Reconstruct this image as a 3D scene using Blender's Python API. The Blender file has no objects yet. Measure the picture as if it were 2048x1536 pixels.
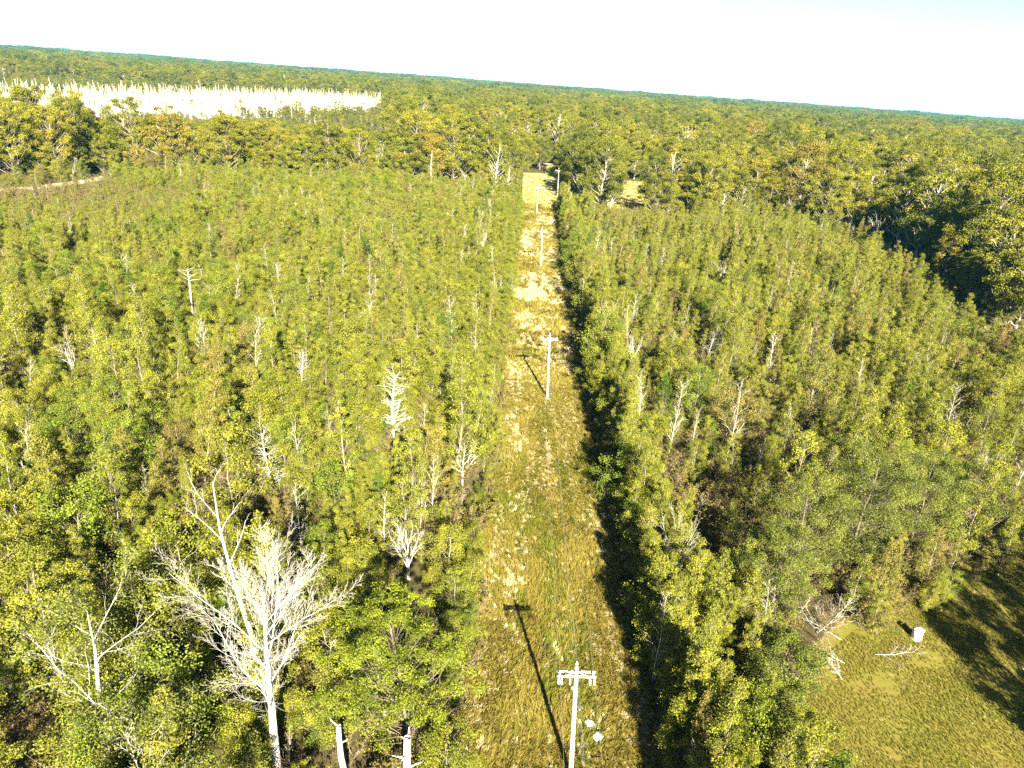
import bpy, math, random
import numpy as np
from mathutils import Matrix, Vector

R = math.radians
SC = bpy.context.scene
COL = SC.collection
rng = np.random.default_rng(7)

# ------------------------------------------------------------------ camera, sky, sun, exposure
CAM_H, FPX = 46.0, 1420.0
PITCH, ROLL = R(22.95), R(4.2)
fw = Vector((0, math.cos(PITCH), -math.sin(PITCH)))
rw = Vector((1, 0, 0)); uw = rw.cross(fw)
cr = rw * math.cos(ROLL) + uw * math.sin(ROLL)
cu = uw * math.cos(ROLL) - rw * math.sin(ROLL)
cam = bpy.data.cameras.new('camera'); cam.sensor_width = 36; cam.lens = FPX / 2048 * 36
cam.clip_start = 0.5; cam.clip_end = 60000
camo = bpy.data.objects.new('camera', cam); COL.objects.link(camo)
camo.matrix_world = Matrix(((cr.x, cu.x, -fw.x, 0), (cr.y, cu.y, -fw.y, 0), (cr.z, cu.z, -fw.z, CAM_H), (0, 0, 0, 1)))
SC.camera = camo

SUN_EL = R(28.5)
SUN_DIR = Vector((0.205 * math.cos(SUN_EL), -0.979 * math.cos(SUN_EL), math.sin(SUN_EL))).normalized()  # towards the sun
world = bpy.data.worlds.new('World'); SC.world = world; world.use_nodes = True
wn = world.node_tree.nodes; wl = world.node_tree.links
sky = wn.new('ShaderNodeTexSky'); sky.sky_type = 'NISHITA'; sky.sun_disc = False
sky.sun_elevation = SUN_EL; sky.sun_rotation = math.atan2(SUN_DIR.x, SUN_DIR.y)
sky.altitude = 0; sky.air_density = 0.4; sky.dust_density = 0.2; sky.ozone_density = 1.0
wl.new(sky.outputs[0], wn['Background'].inputs[0]); wn['Background'].inputs[1].default_value = 0.05
sun = bpy.data.lights.new('sun', 'SUN'); sun.energy = 5.0; sun.angle = R(0.5); sun.color = (1, 0.92, 0.72)
suno = bpy.data.objects.new('sun', sun); COL.objects.link(suno)
suno.rotation_euler = SUN_DIR.to_track_quat('Z', 'Y').to_euler(); suno.location = (60, -200, 120)
SC.view_settings.view_transform = 'Standard'; SC.view_settings.look = 'None'
SC.view_settings.gamma = 1; SC.view_settings.exposure = 2.9; SC.view_settings.use_curve_mapping = False
SC.cycles.use_denoising = False
SC.cycles.max_bounces = 4; SC.cycles.diffuse_bounces = 1; SC.cycles.glossy_bounces = 2
SC.cycles.transmission_bounces = 2; SC.cycles.volume_bounces = 0; SC.cycles.transparent_max_bounces = 4
SC.cycles.sample_clamp_indirect = 4

# ------------------------------------------------------------------ helpers
def project(P):
    """world points (n,3) -> photo pixels (2048 wide) and depth; used to decide which trees lie in view"""
    d = np.asarray(P, float) - np.array([0, 0, CAM_H])
    z = d @ np.array(fw); z = np.where(np.abs(z) < 1e-6, 1e-6, z)
    return 1024 + FPX * (d @ np.array(cr)) / z, 768 - FPX * (d @ np.array(cu)) / z, z

def vnoise(x, y, scale, seed=0):
    x = np.asarray(x, float) / scale; y = np.asarray(y, float) / scale
    xi = np.floor(x).astype(np.int64); yi = np.floor(y).astype(np.int64)
    fx = x - xi; fy = y - yi; fx = fx * fx * (3 - 2 * fx); fy = fy * fy * (3 - 2 * fy)
    def h(a, b):
        n = (a * 374761393 + b * 668265263 + seed * 1442695041) & 0x7fffffff
        n = ((n ^ (n >> 13)) * 1274126177) & 0x7fffffff
        return ((n ^ (n >> 16)) & 0xffff) / 65535.0
    return (h(xi, yi) * (1 - fx) + h(xi + 1, yi) * fx) * (1 - fy) + (h(xi, yi + 1) * (1 - fx) + h(xi + 1, yi + 1) * fx) * fy

def fbm(x, y, scale, seed=0):
    return (vnoise(x, y, scale, seed) * .55 + vnoise(x, y, scale * .45, seed + 1) * .3 + vnoise(x, y, scale * .2, seed + 2) * .15)

def in_poly(x, y, poly):
    x = np.asarray(x, float); y = np.asarray(y, float); c = np.zeros(x.shape, bool)
    n = len(poly)
    for i in range(n):
        x0, y0 = poly[i]; x1, y1 = poly[(i + 1) % n]
        if y0 == y1: continue
        t = ((y0 > y) != (y1 > y)) & (x < (x1 - x0) * (y - y0) / (y1 - y0) + x0)
        c ^= t
    return c

def mesh_np(name, V, quads=None, tris=None, mats=(), mi=None, attrs=None):
    """V (n,3); quads (m,4); tris (k,3); mi material index per face; attrs {name: (type, domain, array)}"""
    me = bpy.data.meshes.new(name)
    V = np.asarray(V, np.float32)
    q = np.zeros((0, 4), np.int32) if quads is None else np.asarray(quads, np.int32)
    t = np.zeros((0, 3), np.int32) if tris is None else np.asarray(tris, np.int32)
    me.vertices.add(len(V)); me.vertices.foreach_set('co', V.ravel())
    me.loops.add(q.size + t.size); me.loops.foreach_set('vertex_index', np.concatenate([q.ravel(), t.ravel()]).astype(np.int32))
    nf = len(q) + len(t); me.polygons.add(nf)
    ls = np.concatenate([np.arange(len(q)) * 4, q.size + np.arange(len(t)) * 3]).astype(np.int32)
    me.polygons.foreach_set('loop_start', ls)
    for m in mats: me.materials.append(m)
    if mi is not None and nf: me.polygons.foreach_set('material_index', np.asarray(mi, np.int32))
    me.update(calc_edges=True)
    for k, (ty, dom, arr) in (attrs or {}).items():
        a = me.attributes.new(k, ty, dom)
        a.data.foreach_set('vector' if ty == 'FLOAT_VECTOR' else 'value', np.asarray(arr).ravel())
    return me

def obj(name, data, parent=None, loc=None, rot=None, scale=None, **props):
    o = bpy.data.objects.new(name, data); COL.objects.link(o)
    if parent is not None: o.parent = parent
    if loc is not None: o.location = loc
    if rot is not None: o.rotation_euler = rot
    if scale is not None: o.scale = scale
    for k, v in props.items(): o[k] = v
    return o

def tubes(polys, sides):
    """polys: list of (pts (n,3), radii (n,)) -> V, quads"""
    groups = {}
    for pts, rad in polys: groups.setdefault(len(pts), []).append((pts, rad))
    Vs, Qs, base = [], [], 0
    for n, g in groups.items():
        P = np.array([a for a, _ in g], float); Rr = np.array([b for _, b in g], float)
        T = np.gradient(P, axis=1); T /= np.linalg.norm(T, axis=2, keepdims=True) + 1e-9
        ref = np.where(np.abs(T[:, :1, 2:3]) > .75, np.array([1., .1, 0]), np.array([.05, .1, 1.]))
        A = np.cross(T, np.broadcast_to(ref, T.shape)); A /= np.linalg.norm(A, axis=2, keepdims=True) + 1e-9
        B = np.cross(T, A)
        th = np.arange(sides) * 2 * np.pi / sides
        ring = (P[:, :, None] + Rr[:, :, None, None] * (A[:, :, None] * np.cos(th)[None, None, :, None] + B[:, :, None] * np.sin(th)[None, None, :, None]))
        M = len(P); Vs.append(ring.reshape(-1, 3))
        idx = np.arange(M * n * sides).reshape(M, n, sides) + base
        a = idx[:, :-1]; b = idx[:, 1:]
        Qs.append(np.stack([a, np.roll(a, -1, 2), np.roll(b, -1, 2), b], -1).reshape(-1, 4))
        base += M * n * sides
    if not Vs: return np.zeros((0, 3)), np.zeros((0, 4), int)
    return np.concatenate(Vs), np.concatenate(Qs)

def merge(parts):
    Vs, Qs, b = [], [], 0
    for V, Q in parts:
        Vs.append(V); Qs.append(Q + b); b += len(V)
    return np.concatenate(Vs), np.concatenate(Qs)

def leaves(g, C, n, rad, flat, size, aspect, out_from=None, up=.35, jit=.8, shell=.45):
    """leaf quads in clumps. C (m,3) clump centres, n leaves each, rad (m,) clump radius"""
    m = len(C); rad = np.broadcast_to(rad, (m,))
    d = g.normal(size=(m, n, 3)); d /= np.linalg.norm(d, axis=2, keepdims=True)
    rr = g.random((m, n, 1)) ** shell * rad[:, None, None] * g.uniform(.75, 1.2, (m, n, 1))
    off = d * rr; off[:, :, 2] *= flat
    P = (C[:, None] + off).reshape(-1, 3); dn = d.reshape(-1, 3)
    N = dn * .5 + np.array([0, 0, up]) + g.normal(size=P.shape) * jit * .9
    N /= np.linalg.norm(N, axis=1, keepdims=True)
    a = np.cross(N, g.normal(size=P.shape)); a /= np.linalg.norm(a, axis=1, keepdims=True) + 1e-9
    b = np.cross(N, a)
    s = (size * g.uniform(.6, 1.35, len(P)))[:, None]
    w = s * aspect
    V = np.stack([P - a * s * .5, P + b * w * .5 + N * s * .08, P + a * s * .5 - N * s * .10, P - b * w * .5 + N * s * .08], 1).reshape(-1, 3)
    Q = np.arange(len(V)).reshape(-1, 4)
    return V, Q, (.55 * np.repeat(g.random(m), n) + .45 * g.random(len(P))).astype(np.float32)

def grow(g, p, d, L, r, level, P, out):
    n = P['seg'][level]
    pts = [np.array(p, float)]; d = np.array(d, float) / np.linalg.norm(d)
    for i in range(n):
        d = d + g.normal(size=3) * P['wob'][level] + np.array([0, 0, P['up'][level]])
        d /= np.linalg.norm(d)
        pts.append(pts[-1] + d * L / n)
    pts = np.array(pts); rad = r * np.linspace(1, P['tip'][level], n + 1)
    out.append((level, pts, rad))
    if level + 1 >= len(P['seg']): return
    k = P['n'][level]; az = g.uniform(0, 6.28)
    for i in range(k):
        t = P['t0'][level] + (1 - P['t0'][level]) * ((i + g.random()) / k)
        f = t * n; j = min(int(f), n - 1); q = pts[j] + (pts[j + 1] - pts[j]) * (f - j)
        dd = pts[j + 1] - pts[j]; dd /= np.linalg.norm(dd)
        az += 2.4 + g.normal() * .5
        u_ = np.cross(dd, [0.3, .2, 1] if abs(dd[2]) < .9 else [1, .2, 0]); u_ /= np.linalg.norm(u_); v_ = np.cross(dd, u_)
        an = P['ang'][level] * g.uniform(.7, 1.3)
        cd = dd * math.cos(an) + (u_ * math.cos(az) + v_ * math.sin(az)) * math.sin(an)
        Lc = L * P['lr'][level] * g.uniform(.6, 1.2) * (1 - P['sh'][level] * t)
        rc = min((rad[j] + (rad[j + 1] - rad[j]) * (f - j)) * P['rr'][level], r * .8)
        grow(g, q, cd, Lc, max(rc, P['rmin']), level + 1, P, out)

def wood_mesh_arrays(out, sides=(8, 6, 4, 3, 3)):
    parts = []
    for lv in sorted(set(l for l, _, _ in out)):
        parts.append(tubes([(p_, r_) for l, p_, r_ in out if l == lv], sides[lv]))
    return merge(parts)

# ------------------------------------------------------------------ materials
def newmat(name):
    m = bpy.data.materials.new(name); m.use_nodes = True
    nt = m.node_tree; nt.nodes.clear()
    return m, nt, nt.nodes, nt.links

def ramp(nodes, stops, interp='LINEAR'):
    r = nodes.new('ShaderNodeValToRGB'); r.color_ramp.interpolation = interp
    e = r.color_ramp.elements
    while len(e) < len(stops): e.new(.5)
    for el, (p_, c) in zip(e, stops): el.position = p_; el.color = (*c, 1)
    return r

def leaf_material(name, stops, transl=.07, rough=.6, spec=.12, nscale=.035, mix=.45, vmin=.42, vmax=1.6):
    m, nt, N, L = newmat(name)
    oi = N.new('ShaderNodeObjectInfo')
    no = N.new('ShaderNodeTexNoise'); no.inputs['Scale'].default_value = nscale; no.inputs['Detail'].default_value = 2
    L.new(oi.outputs['Location'], no.inputs['Vector'])
    st = N.new('ShaderNodeMapRange'); st.inputs[1].default_value = .3; st.inputs[2].default_value = .7
    L.new(no.outputs[0], st.inputs[0])
    mx = N.new('ShaderNodeMix'); mx.data_type = 'FLOAT'; mx.inputs[0].default_value = mix
    L.new(oi.outputs['Random'], mx.inputs[2]); L.new(st.outputs[0], mx.inputs[3])
    rp = ramp(N, stops); L.new(mx.outputs[0], rp.inputs[0])
    at = N.new('ShaderNodeAttribute'); at.attribute_name = 'lv'
    mr = N.new('ShaderNodeMapRange'); mr.inputs[3].default_value = vmin; mr.inputs[4].default_value = vmax
    L.new(at.outputs['Fac'], mr.inputs[0])
    hs = N.new('ShaderNodeHueSaturation'); L.new(rp.outputs[0], hs.inputs['Color']); L.new(mr.outputs[0], hs.inputs['Value'])
    hm = N.new('ShaderNodeMapRange'); hm.inputs[3].default_value = .515; hm.inputs[4].default_value = .488
    L.new(at.outputs['Fac'], hm.inputs[0]); L.new(hm.outputs[0], hs.inputs['Hue'])
    pb = N.new('ShaderNodeBsdfPrincipled'); pb.inputs['Roughness'].default_value = rough
    pb.inputs['Specular IOR Level'].default_value = spec
    L.new(hs.outputs[0], pb.inputs['Base Color'])
    tr = N.new('ShaderNodeBsdfTranslucent'); L.new(hs.outputs[0], tr.inputs[0])
    ms = N.new('ShaderNodeMixShader'); ms.inputs[0].default_value = transl
    L.new(pb.outputs[0], ms.inputs[1]); L.new(tr.outputs[0], ms.inputs[2])
    o = N.new('ShaderNodeOutputMaterial'); L.new(ms.outputs[0], o.inputs[0])
    return m

def solid_material(name, c1, c2, scale=6.0, rough=.85, bump=.3, stretch=(1, 1, 1), spec=.2, coord='Object', detail=4, obj_rand=0.0):
    m, nt, N, L = newmat(name)
    tc = N.new('ShaderNodeTexCoord'); mp = N.new('ShaderNodeMapping'); mp.inputs['Scale'].default_value = stretch
    L.new(tc.outputs[coord], mp.inputs[0])
    no = N.new('ShaderNodeTexNoise'); no.inputs['Scale'].default_value = scale; no.inputs['Detail'].default_value = detail
    L.new(mp.outputs[0], no.inputs['Vector'])
    rp = ramp(N, [(.32, c1), (.68, c2)]); L.new(no.outputs[0], rp.inputs[0])
    pb = N.new('ShaderNodeBsdfPrincipled'); pb.inputs['Roughness'].default_value = rough; pb.inputs['Specular IOR Level'].default_value = spec
    col = rp.outputs[0]
    if obj_rand:
        oi = N.new('ShaderNodeObjectInfo'); mr = N.new('ShaderNodeMapRange'); mr.inputs[3].default_value = 1 - obj_rand; mr.inputs[4].default_value = 1 + obj_rand
        L.new(oi.outputs['Random'], mr.inputs[0]); hs = N.new('ShaderNodeHueSaturation'); L.new(col, hs.inputs['Color']); L.new(mr.outputs[0], hs.inputs['Value']); col = hs.outputs[0]
    L.new(col, pb.inputs['Base Color'])
    if bump:
        bp = N.new('ShaderNodeBump'); bp.inputs['Strength'].default_value = bump; L.new(no.outputs[0], bp.inputs['Height']); L.new(bp.outputs[0], pb.inputs['Normal'])
    o = N.new('ShaderNodeOutputMaterial'); L.new(pb.outputs[0], o.inputs[0])
    return m

def ground_material(name, stops, scales=(.03, .35, 3.0), weights=(.4, .35, .25), bump=.6, stretch=(1, 1, 1), rough=.95, bdist=.15):
    m, nt, N, L = newmat(name)
    tc = N.new('ShaderNodeTexCoord'); mp = N.new('ShaderNodeMapping'); mp.inputs['Scale'].default_value = stretch
    L.new(tc.outputs['Object'], mp.inputs[0])
    acc = None
    for s, w in zip(scales, weights):
        no = N.new('ShaderNodeTexNoise'); no.inputs['Scale'].default_value = s; no.inputs['Detail'].default_value = 3
        L.new(mp.outputs[0], no.inputs['Vector'])
        ml = N.new('ShaderNodeMath'); ml.operation = 'MULTIPLY_ADD'; ml.inputs[1].default_value = w
        L.new(no.outputs[0], ml.inputs[0])
        if acc is None: ml.inputs[2].default_value = 0
        else: L.new(acc, ml.inputs[2])
        acc = ml.outputs[0]
    rp = ramp(N, stops); L.new(acc, rp.inputs[0])
    pb = N.new('ShaderNodeBsdfPrincipled'); pb.inputs['Roughness'].default_value = rough; pb.inputs['Specular IOR Level'].default_value = .1
    L.new(rp.outputs[0], pb.inputs['Base Color'])
    bp = N.new('ShaderNodeBump'); bp.inputs['Strength'].default_value = bump; bp.inputs['Distance'].default_value = bdist
    L.new(acc, bp.inputs['Height']); L.new(bp.outputs[0], pb.inputs['Normal'])
    o = N.new('ShaderNodeOutputMaterial'); L.new(pb.outputs[0], o.inputs[0])
    return m

M = {}
M['leaf_young'] = leaf_material('young_leaf', [(0, (0.073, .088, 0.010)), (.2, (0.114, .118, 0.013)), (.42, (0.135, .136, 0.014)), (.6, (0.108, .122, 0.013)), (.76, (0.131, .112, 0.020)), (.88, (0.120, .092, 0.027)), (1, (0.082, .112, 0.013))])
M['leaf_bushy'] = leaf_material('bushy_leaf', [(0, (0.062, .084, 0.009)), (.25, (0.108, .114, 0.011)), (.5, (0.131, .132, 0.014)), (.7, (0.083, .112, 0.011)), (.85, (0.116, .096, 0.024)), (1, (0.104, .078, 0.026))])
M['leaf_cedar'] = leaf_material('cedar_leaf', [(0, (.028, .050, 0.006)), (.5, (.044, .076, 0.006)), (1, (.058, .094, 0.007))], transl=.15)
M['leaf_mature'] = leaf_material('mature_leaf', [(0, (0.044, .056, 0.009)), (.25, (0.079, .086, 0.011)), (.45, (0.128, .126, 0.011)), (.6, (0.068, .078, 0.011)), (.76, (0.153, .142, 0.013)), (.88, (0.145, .108, 0.014)), (.95, (0.092, .082, 0.015)), (1, (0.135, .055, 0.015))], nscale=.012, mix=.35)
M['leaf_pale'] = leaf_material('sparse_leaf', [(0, (.11, .10, 0.019)), (.5, (.12, .12, 0.014)), (1, (.15, .10, 0.012))])
M['leaf_hero'] = leaf_material('broad_leaf', [(0, (0.063, .080, 0.011)), (.5, (0.089, .100, 0.013)), (1, (0.077, .094, 0.014))], transl=.1, spec=.2, rough=.5)
M['leaf_pine'] = leaf_material('pine_needle', [(0, (0.101, .122, 0.009)), (1, (0.120, .138, 0.011))], transl=.15)
M['leaf_dry'] = leaf_material('dry_leaf', [(0, (.085, .062, 0.017)), (.5, (.10, .085, 0.019)), (1, (.07, .078, 0.012))])
M['bark'] = solid_material('pale_bark', (.11, .09, .065), (.27, .235, .18), scale=3, stretch=(3, 3, .6), obj_rand=.25)
M['bark_dark'] = solid_material('grey_brown_bark', (.07, .055, .04), (.16, .13, .10), scale=3, stretch=(3, 3, .6))
M['dead'] = solid_material('bleached_wood', (.29, .265, .225), (.52, .49, .43), scale=4, stretch=(3, 3, .5), obj_rand=.12)
M['twig'] = solid_material('brown_twig', (.12, .085, .055), (.24, .18, .12), scale=3)
M['straw'] = leaf_material('straw_grass', [(0, (.135, .104, 0.020)), (.35, (.185, .150, 0.025)), (.7, (.150, .122, 0.019)), (1, (.23, .18, 0.040))], transl=.2, nscale=.22, mix=.6, vmin=.55, vmax=1.4)
M['green_grass'] = leaf_material('green_grass', [(0, (.075, .088, 0.009)), (.5, (.105, .108, 0.010)), (1, (.125, .11, 0.014))], transl=.2, nscale=.2, vmin=.55, vmax=1.4)
M['pale_grass'] = leaf_material('bleached_grass', [(0, (.30, .25, .12)), (.5, (.42, .36, .20)), (1, (.50, .44, .28))], transl=.15, vmin=.7, vmax=1.25)
M['mown'] = leaf_material('mown_grass', [(0, (.090, .064, .016)), (.35, (.145, .120, .022)), (.65, (.112, .114, .013)), (1, (.165, .124, .034))], transl=.2, nscale=.12, mix=.65)
M['forest_floor'] = ground_material('forest_floor', [(.35, (.030, .026, .012)), (.5, (.062, .050, .022)), (.65, (.055, .058, .016))])
M['strip'] = ground_material('strip_soil', [(.34, (.080, .060, .020)), (.48, (.140, .110, .034)), (.6, (.185, .150, .050)), (.72, (.27, .22, .11))], stretch=(2.2, .5, 1), scales=(.2, .8, 4))
M['field'] = ground_material('mown_field_turf', [(.34, (.078, .060, .014)), (.45, (.132, .106, .022)), (.53, (.104, .100, .015)), (.6, (.145, .116, .026)), (.7, (.21, .172, .062))], scales=(.22, 1.5, 7), stretch=(.7, 1.3, 1), bump=.8, bdist=.12)
M['hayfield'] = ground_material('hay_meadow', [(.34, (.20, .185, .045)), (.5, (.30, .275, .075)), (.66, (.38, .34, .13))], scales=(.06, .4, 2))
M['track'] = ground_material('bare_dirt', [(.35, (.42, .34, .22)), (.65, (.56, .47, .33))], scales=(.1, .8, 4))
M['road'] = ground_material('gravel_road', [(.35, (.20, .17, .13)), (.65, (.30, .26, .20))], scales=(.1, .8, 4))
M['pole'] = solid_material('weathered_pole_wood', (.26, .23, .19), (.42, .39, .34), scale=5, stretch=(4, 4, .4))
M['arm'] = solid_material('weathered_arm_wood', (.34, .31, .27), (.50, .47, .42), scale=5)
M['ceramic'] = solid_material('grey_porcelain', (.52, .54, .56), (.66, .68, .70), scale=3, rough=.25, bump=0, spec=.5)
M['steel'] = solid_material('galvanised_steel', (.42, .43, .44), (.58, .59, .60), scale=8, rough=.5, bump=0)
M['wire'] = solid_material('aluminium_wire', (.28, .28, .28), (.36, .36, .36), scale=8, rough=.55, bump=0)
M['white_paint'] = solid_material('white_paint', (.70, .71, .71), (.80, .80, .79), scale=3, rough=.5, bump=.03)
M['seam'] = solid_material('dark_seam', (.05, .055, .05), (.08, .085, .08), scale=3)
M['rock'] = solid_material('pale_limestone', (.40, .37, .31), (.62, .59, .52), scale=3, bump=.6)

def water_material():
    m, nt, N, L = newmat('swamp_water')
    pb = N.new('ShaderNodeBsdfPrincipled'); pb.inputs['Base Color'].default_value = (.05, .055, .045, 1); pb.inputs['Roughness'].default_value = .08
    pb.inputs['IOR'].default_value = 1.33; pb.inputs['Specular IOR Level'].default_value = .5
    no = N.new('ShaderNodeTexNoise'); no.inputs['Scale'].default_value = .8; tc = N.new('ShaderNodeTexCoord'); L.new(tc.outputs['Object'], no.inputs['Vector'])
    bp = N.new('ShaderNodeBump'); bp.inputs['Strength'].default_value = .04; bp.inputs['Distance'].default_value = .05
    L.new(no.outputs[0], bp.inputs['Height']); L.new(bp.outputs[0], pb.inputs['Normal'])
    o = N.new('ShaderNodeOutputMaterial'); L.new(pb.outputs[0], o.inputs[0])
    return m
M['water'] = water_material()

# ------------------------------------------------------------------ layout (metres; camera above the origin, strip runs along +Y)
STRIP = [(-2.6, -40), (-2.4, 275), (-2, 300), (12.5, 300), (12.2, 260), (13.4, 100), (13.4, -40)]
FIELD = [(21, 26), (24.0, 38), (25.5, 43), (31, 49.5), (36, 53.5), (41, 57), (49, 60.5), (57, 66), (64, 76), (74, 90), (96, 88), (110, 60), (100, 20), (60, 5), (30, 10)]
HAY1 = [(-1.5, 300), (-2.5, 412), (9.5, 416), (12, 462), (25, 470), (19.5, 423), (14.5, 300)]
HAY2 = [(34, 292), (42, 408), (62, 412), (80, 404), (66, 322), (50, 300)]
TRACK = [(-200, 226), (-185, 236), (-172.5, 252), (-166, 275), (-167, 292), (-172, 292), (-173, 275), (-178, 258), (-188, 243), (-203, 232)]
ROADX = 3.2
def road_x(y): return 102.5 + (np.asarray(y, float) - 130) * .215 + np.clip((np.asarray(y, float) - 215) * .03, 0, None) ** 2 * .6
POND = [(-420, 440), (-345, 520), (-300, 585), (-262, 660), (-228, 760), (-195, 900), (-175, 1060), (-260, 1240), (-340, 1120), (-400, 920), (-440, 790), (-510, 700), (-640, 640), (-600, 520)]
BX = np.array([-320, -196, -155, -110, -66, -30, -6, 10, 24, 51, 104, 135, 200]); BY = np.array([225, 262, 296, 308, 314, 312, 306, 306, 300, 292, 290, 262, 240])
def line_y(x): return np.interp(x, BX, BY)

def grown(poly, m):
    c = np.mean(poly, 0); return [tuple(np.array(p_) + (np.array(p_) - c) / np.linalg.norm(np.array(p_) - c) * m) for p_ in poly]

# ------------------------------------------------------------------ ground, sheets, water
def hill(x, y):
    d = np.hypot(x, y); s = np.clip((d - 1500) / 5000, 0, 1); s = s * s * (3 - 2 * s)
    return s * (2 + 16 * fbm(x, y, 1900, 11))
rr_ = np.concatenate([[0, 15, 30, 60, 100, 160, 240, 340, 460, 620, 820, 1050, 1300, 1600], np.geomspace(1900, 13000, 26)])
na = 120; th_ = np.arange(na) * 2 * np.pi / na
GX = rr_[:, None] * np.sin(th_); GY = rr_[:, None] * np.cos(th_)
GV = np.stack([GX, GY, hill(GX, GY)], -1).reshape(-1, 3)
gi = np.arange(len(rr_) * na).reshape(len(rr_), na)
GQ = np.stack([gi[:-1], gi[1:], np.roll(gi[1:], -1, 1), np.roll(gi[:-1], -1, 1)], -1).reshape(-1, 4)[:, ::-1]
gm = mesh_np('ground', GV, GQ, mats=[M['forest_floor']])
obj('ground', gm, kind='structure')

def sheet(name, poly, z, mat, sub=0, kind='structure'):
    import bmesh
    bm = bmesh.new(); f = bm.faces.new([bm.verts.new((x, y, z)) for x, y in poly])
    if f.normal.z < 0: f.normal_flip()
    bmesh.ops.triangulate(bm, faces=bm.faces[:]); bm.normal_update()
    for f in bm.faces:
        if f.normal.z < 0: f.normal_flip()
    me = bpy.data.meshes.new(name); bm.to_mesh(me); bm.free(); me.materials.append(mat)
    return obj(name, me, kind=kind)
sheet('cleared_strip', STRIP, .012, M['strip'])
sheet('mown_field', grown(FIELD, 4), .016, M['field'])
sheet('hay_meadow', HAY1, .020, M['hayfield'])
sheet('hay_meadow', HAY2, .016, M['hayfield'])
sheet('dirt_track', TRACK, .016, M['track'])
ys = np.linspace(60, 330, 28); rx = road_x(ys)
sheet('gravel_road', [(x - 2.2, y) for x, y in zip(rx, ys)] + [(x + 2.2, y) for x, y in zip(rx[::-1], ys[::-1])], .024, M['road'])
sheet('crossing_road', [(-40, 462), (60, 474), (140, 500), (140, 506), (60, 481), (-40, 469)], .028, M['track'])
sheet('swamp_water', POND, .02, M['water'])

# ------------------------------------------------------------------ tree prototypes (arrays)
def live_tree(seed, h, Rm, prof, nclump, clr, nleaf, leaf, aspect=.6, trunk_r=.08, t0=.15, flat=.7, up=.35, limb_r=.35, bend=.25, fill=.55, sides=(6, 4), shell=.45, top=.95):
    g = np.random.default_rng(seed)
    n = 7; tt = np.linspace(0, 1, n)
    wob = np.cumsum(g.normal(size=(n, 2)) * h * .012, 0); wob -= wob[0]
    tp = np.column_stack([wob, tt * h * top]); tr = trunk_r * (1 - .88 * tt)
    polys = [(tp, tr)]
    def at(t): return np.array([np.interp(t, tt, tp[:, k]) for k in range(3)])
    C, rad, limbs = [], [], []
    az = g.uniform(0, 6.28); ph = g.uniform(0, 6.28, 3); lob = g.uniform(.12, .3, 2)
    for i in range(nclump):
        t = t0 + (1 - t0) * ((i + g.random()) / nclump)
        az += 2.39996 + g.normal() * .35
        rr = Rm * prof(t) * (fill + (1 - fill) * g.random()) * (1 + lob[0] * math.sin(az + ph[0] + 2.5 * t) + lob[1] * math.sin(2 * az + ph[1] - 5 * t)) * g.choice([1, 1, 1, 1.25])
        c = at(min(t, 1)) + np.array([math.cos(az) * rr, math.sin(az) * rr, g.normal() * h * .012])
        c[2] = t * h * (1 + g.normal() * .03)
        C.append(c); rad.append(clr * g.uniform(.65, 1.25) * (.65 + .35 * prof(t)))
        tb = max(.06, t - rr / h * .9 - .04); b = at(tb)
        mid = (b + c) / 2 + np.array([0, 0, -bend * rr * .3]) + g.normal(size=3) * rr * .06
        r0 = max(np.interp(tb, tt, tr) * limb_r, .012)
        j_ = g.normal(size=(3, 3)) * rr * .07
        limbs.append((np.array([b, b * .65 + mid * .35 + j_[0] * .5, mid + j_[1], mid * .4 + c * .6 + j_[2], c]), r0 * np.array([1, .8, .6, .35, .12])))
    V, Q, lv = leaves(g, np.array(C), nleaf, np.array(rad), flat, leaf, aspect, up=up, shell=shell)
    return dict(wood=merge([tubes(polys, sides[0]), tubes(limbs, sides[1])]), leaf=(V, Q, lv), h=h, r=Rm)

cone = lambda t: min(1, max(.12, (t - .05) / .22)) * (max(0, 1 - t) ** .62 * 1.05 + .06)
spire = lambda t: min(1, .3 + t * 2.2) * (max(0, 1 - t) ** .85 * 1.1 + .05)
ball = lambda t: max(.15, math.sqrt(max(0, 1 - ((t - .55) / .5) ** 2)))
broad = lambda t: max(.12, math.sqrt(max(0, 1 - ((t - .58) / .45) ** 2)))

PROTO = {}
PROTO['slender_young_tree'] = [live_tree(100 + i, h, r_, cone, nc, cr_, int(nl * 1.5), .10, trunk_r=.06, t0=.08, flat=.9, fill=.4) for i, (h, r_, nc, cr_, nl) in enumerate([
    (7.6, 1.35, 40, .46, 150), (8.6, 1.45, 46, .50, 140), (6.6, 1.3, 36, .50, 150), (8.0, 1.15, 40, .40, 110), (7.0, 1.6, 44, .50, 70), (9.2, 1.5, 50, .46, 80), (7.2, 1.7, 40, .55, 120), (6.0, 1.2, 30, .50, 140)])]
PROTO['bushy_young_tree'] = [live_tree(200 + i, h, r_, pf, nc, cr_, int(nl * 1.5), .112, trunk_r=.07, t0=.08, flat=.75, fill=.35) for i, (h, r_, pf, nc, cr_, nl) in enumerate([
    (5.6, 2.1, ball, 34, .70, 200), (6.4, 2.3, ball, 40, .75, 190), (5.0, 1.9, ball, 30, .70, 180), (6.9, 2.0, broad, 40, .66, 150), (5.8, 2.7, ball, 44, .72, 170), (4.4, 2.2, ball, 34, .66, 190), (6.2, 2.2, broad, 38, .62, 90), (5.4, 2.4, cone, 42, .66, 120)])]
PROTO['cedar_tree'] = [live_tree(300 + i, h, r_, spire, 52, .42, 84, .15, aspect=.35, trunk_r=.08, t0=.04, flat=.8) for i, (h, r_) in enumerate([(6.0, 1.5), (7.2, 1.7), (5.0, 1.4)])]
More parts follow.
